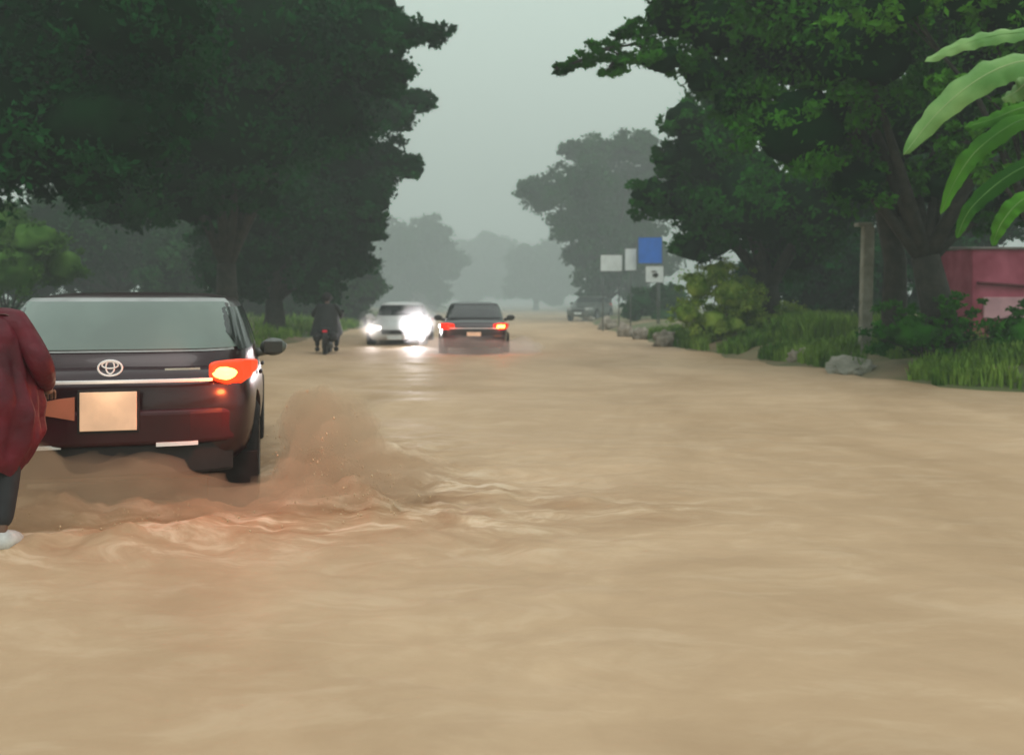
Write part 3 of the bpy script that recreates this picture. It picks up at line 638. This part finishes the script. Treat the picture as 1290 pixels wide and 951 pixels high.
# motorcycle and rider
c=at(410,375,24.3); mz=-.14
t=thing('motorcycle','dark small motorcycle under the hunched rider, pushing through the flood','motorcycle',(c.x,c.y,mz),R(6))
for y in (0,1.22):
    bm=bmesh.new(); lathe_x(bm,[(-.045,.25),(-.05,.28),(-.02,.31),(.02,.31),(.05,.28),(.045,.25)],28,closed=True); o=bmobj('wheel',bm,M['rubber'],t,True); o.location=(0,y,.31)
    bm=bmesh.new(); lathe_x(bm,[(-.03,.255),(-.03,.235),(.03,.235),(.03,.255)],28,closed=True); lathe_x(bm,[(-.06,.03),(.06,.03)],12)
    for k in range(8):
        a=k*math.pi/4; tube(bm,[(0,0,0),(0,.24*math.cos(a),.24*math.sin(a))],.006,5)
    bmobj('rim',bm,M['alloy'],o)
bm=bmesh.new(); tube(bm,[(0,0,.31),(0,.3,.62),(0,.85,.72),(0,1.0,.85)],[.03,.04,.04,.035]); tube(bm,[(0,.3,.62),(0,.45,.32),(0,.8,.34),(0,.95,.75)],.03); 
for s in (-1,1): tube(bm,[(s*.07,1.22,.31),(s*.07,1.08,.75),(s*.05,1.0,.95)],.022); tube(bm,[(s*.07,0,.31),(s*.09,.2,.65)],.02)
abox(bm,(0,.62,.42),(.2,.32,.26),.04); bmobj('frame',bm,M['steel'],t,True)
bm=bmesh.new(); blob(bm,(0,.75,.82),(.14,.26,.12),3,.05); bmobj('fuel_tank',bm,M['paint_black'],t,True)
bm=bmesh.new(); abox(bm,(0,.2,.78),(.24,.68,.09),.03); bmobj('seat',bm,M['cloth_black'],t,True)
bm=bmesh.new(); tube(bm,[(-.36,.82,1.05),(-.2,.95,1.02),(0,1.0,.98),(.2,.95,1.02),(.36,.82,1.05)],.016); bmobj('handlebar',bm,M['steel'],t,True)
bm=bmesh.new(); tube(bm,[(0,-.33,.42),(0,-.28,.58),(0,-.12,.68),(0,.1,.70)],[.05,.07,.08,.07]); bmobj('mudguard',bm,M['trim'],t,True)
bm=bmesh.new()
for s in (-1,1): tube(bm,[(s*.19,-.25,.55),(s*.21,.0,.6),(s*.2,.3,.58)],[.09,.12,.10],10)
bmobj('pannier',bm,M['trim'],t,True)
bm=bmesh.new(); abox(bm,(0,-.2,.74),(.12,.05,.06),.015); bmobj('tail_light',bm,M['tail_dim'],t,True)
bm=bmesh.new(); tube(bm,[(.14,.6,.3),(.15,.1,.36),(.16,-.25,.42)],[.03,.05,.045]); bmobj('exhaust',bm,M['steel'],t,True)
for s in (-1,1):
    bm=bmesh.new(); tube(bm,[(s*.28,.88,1.04),(s*.34,.88,1.2)],.008); blob(bm,(s*.36,.88,1.23),(.06,.015,.04),2,.05); bmobj('mirror',bm,M['trim'],t,True)
t=thing('person','motorcyclist in dark rain clothes and helmet riding left of the oncoming car','person',(c.x,c.y,mz),R(6))
J=dict(pelvis=(0,.22,.93),waist=(0,.24,1.08),chest=(0,.34,1.26),neck0=(0,.42,1.40),neck=(0,.45,1.45),head=(0,.48,1.57),face=(0,1,-.1),
 shL=(-.2,.36,1.36),shR=(.2,.36,1.36),elL=(-.36,.50,1.14),elR=(.36,.50,1.14),wrL=(-.34,.76,1.1),wrR=(.34,.76,1.1),haL=(-.33,.82,1.09),haR=(.33,.82,1.09),
 hipL=(-.14,.22,.9),hipR=(.14,.22,.9),knL=(-.27,.6,.72),knR=(.27,.6,.72),anL=(-.24,.36,.30),anR=(.24,.36,.30),toL=(-.25,.51,.27),toR=(.25,.51,.27))
figure(t,J,M['cloth_grey'],M['cloth_black'],helmet=True)
bm=bmesh.new(); rings=[]
for i in range(14):
    s=i/13; z=1.44-s*.80; rx=np.interp(s,[0,.1,.4,1],[.1,.23,.30,.40]); ry=np.interp(s,[0,.1,.4,1],[.1,.2,.26,.36])
    rings.append([bm.verts.new((rx*math.cos(k*.2618)*(1+.08*s*math.sin(k*1.6)),.36-.08*s+ry*math.sin(k*.2618),z+.04*s*math.sin(k*1.3))) for k in range(24)])
for i in range(13):
    for k in range(24): bm.faces.new((rings[i][k],rings[i][(k+1)%24],rings[i+1][(k+1)%24],rings[i+1][k]))
bmobj('rain_cape',bm,M['cloth_grey'],t,True)
# ---------------------------------------------------------------- signs and small setting
def sign(label,px0,px1,py0,py1,Y,m,legs,yaw=0):
    a=at(px0,py1,Y); b=at(px1,py0,Y); cx=(a.x+b.x)/2; gz=h(cx,Y)
    t=thing('sign',label,'sign',(cx,Y,gz),yaw,'roadside signs on the right verge')
    bm=bmesh.new(); abox(bm,(0,0,(a.z+b.z)/2-gz),(b.x-a.x,.05,b.z-a.z),.012); bo=bmobj('board',bm,m,t)
    bm=bmesh.new(); w2=(b.x-a.x)/2; z0=a.z-gz; z1=b.z-gz
    loop_tube(bm,[(-w2,-.02,z0),(w2,-.02,z0),(w2,-.02,z1),(-w2,-.02,z1)],.02,6); bmobj('rim',bm,M['steel'],bo,False)
    for x in legs:
        bm=bmesh.new(); tube(bm,[(x,.06,-.3),(x,.06,b.z-gz-.05)],.028,10); bmobj('pole',bm,M['steel'],t,True)
    return t,(a.z+b.z)/2-gz
sign('blue square signboard, highest of the roadside signs',804,834,299,332,40,M['sign_blue'],[.3],R(-8))
sign('wide white signboard on two legs, leftmost of the roadside signs',756,784,321,342,41,M['sign_white'],[-.35,.35],R(6))
sign('narrow upright white signboard touching the blue one',787,802,313,341,40.5,M['sign_white'],[0])
t,zc=sign('small square white sign with a black mark below the blue board',813,836,335,356,39,M['sign_white'],[.2],R(-4))
bm=bmesh.new(); blob(bm,(.04,-.035,zc-.05),(.11,.012,.08),3,.6,1.5,4); tube(bm,[(-.12,-.04,zc+.1),(.0,-.04,zc+.12),(.10,-.04,zc+.09)],.022,6); bmobj('black_mark',bm,M['trim'],t,True)
p=at(1091,440,20); t=thing('pole','pale weathered concrete pole left of the large right trunk','pole',(p.x,20,h(p.x,20)))
bm=bmesh.new(); zt=at(0,285,20).z-h(p.x,20); abox(bm,(0,0,zt/2-.2),(.24,.2,zt+.4),.03,Matrix.Rotation(R(1.5),3,'Y')); bmobj('shaft',bm,M['concrete'],t)
bm=bmesh.new(); abox(bm,(-.05,0,zt+.03),(.32,.27,.08),.015); bmobj('cap',bm,M['concrete'],t)
p=at(1072,452,18.4)
bm=bmesh.new(); blob(bm,(0,0,.06),(.36,.5,.24),3,.5,1.4,3); 
for v in bm.verts:
    if v.co.z>.20: v.co.z=.20+(v.co.z-.20)*.3+.1*v.co.x
o=bmobj('concrete_slab',bm,M['concrete'],None,False); o.location=(p.x,18.4,h(p.x,18.4)+.0); o.rotation_euler=(R(10),R(-18),R(20)); props(o,'broken pale concrete slab at the water edge below the concrete pole','slab')
ST=[(742,404,58,.30,'flat brown stone at the far end of the row of stones'),(765,415,43,.36,'grey lump of rock nearest to the sign legs in the water'),(788,424,35.5,.32,'dark stone in the middle of the stones by the right verge'),(808,429,33,.26,'low rounded stone, second nearest of the verge stones'),(838,437,28.5,.32,'largest near stone at the foot of the yellow green bush'),(1005,458,20.6,.2,'small stone alone on the grassy water edge')]
for i,(px,py,Y,r,lb) in enumerate(ST):
    bm=bmesh.new(); blob(bm,(0,0,0),(r*1.1,r,r*1.05),3,.6,1.5,i*5); p=at(px,py,Y); o=bmobj('stone',bm,M['stone'],None,True); o.location=(p.x,Y,.12); props(o,lb,'stone','stones along the right water edge')
# red roadside kiosk
Y=22; a=at(1230,400,Y); b=at(1400,312,Y); gz=h(12,22)
t=thing('kiosk','dark red painted roadside kiosk half hidden at the right edge','kiosk',((a.x+b.x)/2,Y+1.2,gz))
W=b.x-a.x; H=b.z-gz
bm=bmesh.new(); abox(bm,(0,0,H/2),(W,2.0,H),.03); bmobj('wall',bm,M['red_wall'],t)
bm=bmesh.new(); abox(bm,(0,-.0,H+.05),(W+.1,2.1,.06),.015,Matrix.Rotation(R(3),3,'X')); bmobj('roof',bm,M['roofing'],t)
bm=bmesh.new(); abox(bm,(.1,-1.02,at(0,388,Y).z-gz),(W-.3,.05,.5),.01); o=bmobj('counter_panel',bm,M['pale'],t)
bm=bmesh.new(); abox(bm,(.05,-1.04,H*.56),(W-.1,.09,.07),.02,Matrix.Rotation(R(4),3,'Y')); bmobj('awning_edge',bm,M['dark_red'],t,True)
# ---------------------------------------------------------------- sky, haze, light, camera
W_=bpy.data.worlds.new('World'); S.world=W_; W_.use_nodes=True; nt=W_.node_tree; bg=nt.nodes['Background']
tc=nt.nodes.new('ShaderNodeTexCoord'); sx=nt.nodes.new('ShaderNodeSeparateXYZ'); nt.links.new(tc.outputs['Generated'],sx.inputs[0])
rp_=nt.nodes.new('ShaderNodeValToRGB'); e=rp_.color_ramp.elements
e[0].position=0; e[0].color=(1.0,1.2,1.08,1); e[1].position=1; e[1].color=(1.12,1.15,1.12,1)
for p_,c_ in ((.12,(1.0,1.2,1.08)),(.30,(.74,.94,.82)),(.42,(.75,.90,.81)),(.65,(1.08,1.14,1.10))):
    q=rp_.color_ramp.elements.new(p_); q.color=(*c_,1)
nt.links.new(sx.outputs['Z'],rp_.inputs['Fac'])
sk=nt.nodes.new('ShaderNodeTexSky'); sk.sky_type='NISHITA'; sk.sun_disc=False; sk.sun_elevation=R(60); sk.sun_rotation=R(200)
sc=nt.nodes.new('ShaderNodeMixRGB'); sc.blend_type='MULTIPLY'; sc.inputs['Fac'].default_value=1; sc.inputs['Color2'].default_value=(.06,.06,.06,1)
nt.links.new(sk.outputs['Color'],sc.inputs['Color1'])
mx=nt.nodes.new('ShaderNodeMixRGB'); mx.inputs['Fac'].default_value=.94
nt.links.new(sc.outputs['Color'],mx.inputs['Color1']); nt.links.new(rp_.outputs['Color'],mx.inputs['Color2']); nt.links.new(mx.outputs['Color'],bg.inputs['Color'])
bg.inputs['Strength'].default_value=1.0
l=bpy.data.lights.new('sun','SUN'); l.energy=.8; l.angle=R(30); l.color=(1,.95,.92); o=bpy.data.objects.new('sun',l); COL.objects.link(o); o.rotation_euler=(R(30),0,R(20))
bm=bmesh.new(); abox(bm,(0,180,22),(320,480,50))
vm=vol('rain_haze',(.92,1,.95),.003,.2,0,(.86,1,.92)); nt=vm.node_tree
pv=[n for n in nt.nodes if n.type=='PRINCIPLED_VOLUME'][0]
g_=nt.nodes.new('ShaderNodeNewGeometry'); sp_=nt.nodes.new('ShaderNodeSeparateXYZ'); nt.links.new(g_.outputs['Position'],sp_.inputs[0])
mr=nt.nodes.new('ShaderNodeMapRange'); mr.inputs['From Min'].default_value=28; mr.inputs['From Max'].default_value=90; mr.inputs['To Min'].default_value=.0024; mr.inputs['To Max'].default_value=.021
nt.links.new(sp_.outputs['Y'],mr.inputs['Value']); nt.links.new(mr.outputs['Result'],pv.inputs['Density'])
me_=nt.nodes.new('ShaderNodeMath'); me_.operation='MULTIPLY'; me_.inputs[1].default_value=.20; nt.links.new(mr.outputs['Result'],me_.inputs[0]); nt.links.new(me_.outputs[0],pv.inputs['Emission Strength'])  # haze emits light in place of multiple scattering, brightening the sky
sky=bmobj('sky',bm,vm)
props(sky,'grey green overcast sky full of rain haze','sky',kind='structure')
cam=bpy.data.cameras.new('cam'); co=bpy.data.objects.new('camera',cam); COL.objects.link(co); S.camera=co
co.location=(0,0,CH); co.rotation_euler=(R(90),0,0); cam.sensor_width=36; cam.lens=36*F/1290; cam.shift_y=-(475.5-HY)/1290; cam.clip_end=6000; cam.clip_start=.05
cam.dof.use_dof=True; cam.dof.focus_distance=5.0; cam.dof.aperture_fstop=2.2
S.view_settings.view_transform='Standard'; S.view_settings.look='None'; S.view_settings.exposure=0
